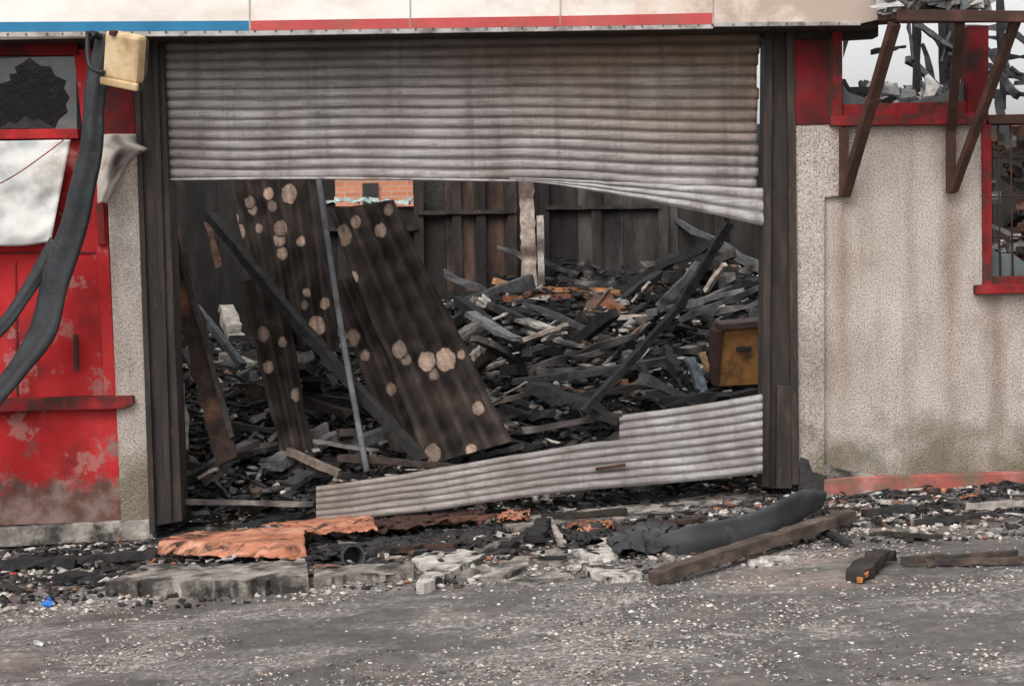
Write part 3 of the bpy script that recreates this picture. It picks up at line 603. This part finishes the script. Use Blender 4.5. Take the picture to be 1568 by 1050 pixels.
# ------------------------------------------------ foreground
def slab(name,pts,h,mat,parent=None,jag=3.0,tilt=(0,0)):
    P2=[];n=len(pts)
    for i in range(n):
        a=pts[i];b=pts[(i+1)%n]; m=max(1,int(math.hypot(b[0]-a[0],b[1]-a[1])/9))
        for k in range(m): 
            t=k/m; P2.append((lerp(a[0],b[0],t)+U(-jag,jag),lerp(a[1],b[1],t)+U(-jag,jag)*.6))
    top=[G(x,y,h) for x,y in P2]; cx=sum((p for p in top),Vector())/len(top)
    top=[p+Vector((0,0,U(-.006,.006)+tilt[0]*(p.x-cx.x)+tilt[1]*(p.y-cx.y))) for p in top]
    bot=[Vector((p.x+U(-.01,.01),p.y+U(-.01,.01),p.z-h-.06)) for p in top]; n=len(top)
    bm=bmesh.new(); tv=[bm.verts.new(p) for p in top]; bv=[bm.verts.new(p) for p in bot]
    f=bm.faces.new(tv); 
    for i in range(n): bm.faces.new((tv[i],bv[i],bv[(i+1)%n],tv[(i+1)%n]))
    bmesh.ops.triangulate(bm,faces=[f]); bmesh.ops.recalc_face_normals(bm,faces=bm.faces)
    me=bpy.data.meshes.new(name); bm.to_mesh(me); bm.free(); o=bpy.data.objects.new(name,me); sc.collection.objects.link(o); me.materials.append(M[mat])
    if parent:o.parent=parent
    return o
T=empty('broken_concrete_threshold')
slab('slab_1',[(160,892),(300,890),(470,884),(466,856),(330,866),(225,862)],.075,'conc',T)
slab('slab_2',[(478,884),(560,878),(632,876),(636,860),(560,864),(480,868)],.045,'conc',T)
slab('slab_3',[(636,893),(668,886),(700,870),(745,846),(700,840),(650,846),(628,856),(655,866)],.05,'ash',T)
slab('slab_4',[(695,872),(760,862),(800,852),(812,866),(760,882),(700,880)],.018,'conc',T,3,(.02,.02))
slab('slab_4b',[(760,890),(860,872),(880,880),(800,896)],.01,'conc',T,3)
slab('slab_4c',[(800,846),(868,838),(885,860),(830,864)],.02,'conc',T,3,(-.02,.02))
slab('slab_5',[(872,836),(925,830),(945,850),(905,852)],.035,'ash',T,3,(.04,0))
slab('slab_5b',[(885,858),(955,866),(985,878),(930,884),(900,872)],.03,'ash',T,3)
slab('slab_6',[(760,795),(900,780),(1000,770),(1168,742),(1168,762),(1040,782),(900,800),(780,808)],.03,'conc',T,3)
slab('slab_7',[(1140,855),(1200,846),(1215,858),(1160,866)],.01,'ash',T)
slab('slab_8',[(330,780),(480,778),(470,808),(360,815)],.015,'conc',T)
def gpatch(name,c,hf,mat,nu=40,nv=20,th=.006,e=1):
    def fn(u,v):
        x=lerp(lerp(c[0][0],c[1][0],u),lerp(c[3][0],c[2][0],u),v); y=lerp(lerp(c[0][1],c[1][1],u),lerp(c[3][1],c[2][1],u),v)
        x+=(8*NV(v*6,u*9,1)+5*NV(v*20,u*20,1))*e; y+=(6*NV(u*10,v*5,3)+3*NV(u*30,v*9,3))*e
        return G(x,y,0)+Vector((0,0,max(.008,hf(u,v))))
    return patch(name,fn,nu,nv,mat,None,None,th)
gpatch('rusted_orange_sheet',[(285,844),(466,832),(468,872),(235,862)],lambda u,v:.12-.06*max(0,(v-.8)*5)+.012*NV(u*6,v*3,0)+.006*NV(u*20,v*9,0),'orange',70,24,.006,.7)
gpatch('rusted_orange_sheet',[(400,826),(566,812),(578,838),(468,842)],lambda u,v:.10+.03*math.sin(v*3)+.02*NV(u*6,v*3,5),'orange',50,20,.006,.7)
gpatch('rusted_orange_sheet',[(762,798),(812,792),(810,806),(762,812)],lambda u,v:.06+.03*NV(u*6,v*3,7),'orange',16,8)
gpatch('rusted_orange_sheet',[(868,810),(938,806),(940,822),(870,826)],lambda u,v:.05+.04*NV(u*6,v*3,8),'orange',16,8)
gpatch('rusted_steel_strip',[(560,812),(740,794),(745,806),(575,832)],lambda u,v:.07+.03*NV(u*9,v*3,8),'rust',50,10)
gpatch('charred_sheet',[(470,838),(770,818),(740,846),(480,864)],lambda u,v:.03+.04*NV(u*12,v*6,18)+.02*NV(u*40,v*20,18),'char',90,30)
gpatch('charred_sheet',[(830,825),(960,812),(1000,830),(880,838)],lambda u,v:.04+.05*NV(u*9,v*5,28),'char',50,16)
A=[];f=[];c0=G(538,870)+Vector((0,0,.07)); n=20
axd=Vector((.25,-.9,.15)).normalized(); b1=axd.cross(Vector((0,0,1))).normalized(); b2=b1.cross(axd)
rings=[(-.09,.045),(-.09,.05),(.08,.065),(.085,.07),(.09,.066),(.085,.058),(-.07,.045)]
for s,r in rings:
    for k in range(n): a=6.2832*k/n; A.append(c0+axd*s+(b1*math.cos(a)+b2*math.sin(a))*r)
for i in range(len(rings)-1):
    for k in range(n): f.append((i*n+k,i*n+(k+1)%n,(i+1)*n+(k+1)%n,(i+1)*n+k))
f.append(tuple(range(n-1,-1,-1))); f.append(tuple((len(rings)-1)*n+k for k in range(n)))
link('burnt_paint_tin',A,f,'blkg',smooth=False)
A=Acc(); A.beam(G(1000,884,.05),G(1302,788,.10),.085,.07,(1,1,1),24,.035); link('timber_beam',A.v,A.f,'timber',bevel=.005)
sweep('melted_black_gutter',[G(1000,842,.03),G(1060,832,.06),G(1130,818,.07),G(1190,796,.12),G(1225,776,.15),G(1262,764,.16)],[.12,.20,.20,.24,.2,.12],[.02,.05,.045,.055,.05,.04],'blkg',None,24,12,.03,.5,.14,3)
gpatch('melted_black_panel',[(930,830),(1030,812),(1055,848),(940,862)],lambda u,v:.04+.09*math.sin(u*3)*math.sin(v*3)+.04*NV(u*3,v*3,5)+.01*NV(u*11,v*9,5),'blkg')
A=Acc(); A.beam(G(1308,886,.03),G(1352,846,.05),.10,.06,(.025,.022,.02),9,.14,(.04,.03,.03)); A.beam(G(1316,888,.03),G(1328,878,.04),.02,.02,(.5,.18,.06),2,.2); A.done('charred_log')
A=Acc(); A.beam(G(-60,866,.05),G(120,858,.05),.09,.06,(.022,.022,.024),12,.14); A.beam(G(90,886,.03),G(200,888,.03),.09,.05,(.022,.022,.024),9,.17); A.beam(G(120,858,.05),G(240,848,.05),.06,.05,(.03,.028,.03),8,.14); A.done('charred_log')
A=Acc()
for i in range(1500):
    x=U(-3.4,3.4); y=-(1.9 if x<1.6 else 1.5)*R()**1.5+.10
    ln=.02+abs(random.gauss(0,.09)); w=U(.01,.05)
    c=random.choice(pc)
    if R()<.04: c=(.30,.12,.06)
    if R()<.10: c=(.45,.41,.38)
    if NV(x*2,y*2,40)<-.1 and max(c)>.1: c=(.03,.028,.028)
    ax=rand_axes(.2); p=Vector((x,y,gh(x,y)+U(.0,.03)))
    if abs(x)>1.9 and y>-.15: continue
    if -2.6<x<.9 and -2.0<y<-1.0: p.z+=.05*R()
    A.beam(p-ax[0]*ln/2,p+ax[0]*ln/2,w,U(.006,.022),c,3,.2,random.choice(pc) if R()<.4 else None,U(.3,1))
def gb(x0,y0,x1,y1,h,w,t,c,c2=None): A.beam(G(x0,y0,h),G(x1,y1,h+.02),w,t,c,9,.12,c2)
gb(1380,858,1560,848,.03,.05,.03,(.06,.042,.035),(.03,.03,.03)); gb(1420,862,1568,856,.02,.04,.03,(.09,.065,.05),(.04,.03,.03)); gb(1480,775,1568,770,.05,.05,.04,(.3,.27,.25)); gb(1320,786,1400,776,.05,.05,.04,(.03,.03,.03))
gb(280,775,480,773,.05,.05,.04,(.24,.2,.17),(.06,.05,.05)); gb(775,836,830,806,.04,.07,.03,(.025,.022,.022)); gb(818,826,832,796,.05,.09,.05,(.02,.018,.018)); gb(840,795,862,832,.04,.03,.03,(.35,.3,.27))
gb(360,806,470,786,.04,.05,.03,(.03,.03,.03)); gb(580,842,700,836,.05,.07,.04,(.05,.025,.02),(.02,.02,.02)); gb(650,800,760,790,.06,.05,.03,(.10,.045,.03)); gb(830,792,960,782,.04,.04,.04,(.03,.025,.02)); gb(940,812,1080,792,.04,.06,.03,(.05,.03,.025))
gb(1230,800,1300,830,.02,.04,.03,(.03,.03,.03)); gb(1400,800,1500,790,.03,.05,.03,(.025,.025,.025)); gb(1340,815,1440,822,.02,.04,.02,(.04,.035,.03))
A.done('scattered_burnt_debris')
pos=[];siz=[];col=[]
for i in range(8500):
    x=U(-3.5,3.5); y=-(2.3 if x<1.4 else 1.9)*R()**1.3+.02; s=.005+.028*R()**3
    if abs(x)>1.9 and y>-.12: continue
    m=NV(x*1.5,y*3,60)
    c=random.choice([(.45,.41,.38),(.33,.29,.26),(.55,.51,.47)]) if m+U(-.2,.2)>.10 else random.choice(pc)
    if m<-.05 and max(c)>.1: c=(.03,.03,.031)
    if R()<.02: c=(.3,.12,.07)
    pos.append((x,y,gh(x,y)+s*.3)); siz.append(s); col.append(c)
stones('ash_and_cinders',pos,siz,col,jj=.5)
A=Acc()
for px,py,cc in ((75,918,(.03,.15,.5)),(72,925,(.03,.15,.5)),(22,878,(.5,.05,.05)),(1462,860,(.5,.2,.08)),(60,985,(.6,.6,.6))):
    A.box(G(px,py,.012),rand_axes(.4),(.05,.03,.012),cc,.008)
A.done('litter_scraps')
# ------------------------------------------------ light
w=bpy.data.worlds.new('World'); sc.world=w; w.use_nodes=True; nt=w.node_tree; bg=nt.nodes['Background']
sky=nt.nodes.new('ShaderNodeTexSky'); sky.sky_type='NISHITA'; sky.sun_disc=False; sky.sun_elevation=math.radians(48); sky.sun_rotation=math.radians(205); sky.air_density=1.2; sky.dust_density=4
hs=nt.nodes.new('ShaderNodeHueSaturation'); hs.inputs['Saturation'].default_value=.10; hs.inputs['Value'].default_value=1.6; L(nt,sky.outputs[0],hs.inputs['Color']); L(nt,hs.outputs[0],bg.inputs[0]); bg.inputs[1].default_value=.15
sd=bpy.data.lights.new('sun','SUN'); sd.energy=.7; sd.angle=math.radians(35); sd.color=(1,.93,.85)
so=bpy.data.objects.new('sun',sd); sc.collection.objects.link(so)
el=math.radians(48); az=math.radians(205); dv=Vector((math.sin(az)*math.cos(el),math.cos(az)*math.cos(el),math.sin(el))); so.rotation_euler=dv.to_track_quat('Z','Y').to_euler()
cd=bpy.data.cameras.new('camera'); co=bpy.data.objects.new('camera',cd); sc.collection.objects.link(co); sc.camera=co
mm=Matrix((rt,up,-fw)).transposed().to_4x4(); mm.translation=CAM; co.matrix_world=mm
cd.sensor_width=36; cd.lens=36*FOC/1568; cd.clip_end=2000
sc.view_settings.view_transform='Standard'; sc.view_settings.look='None'; sc.view_settings.exposure=0
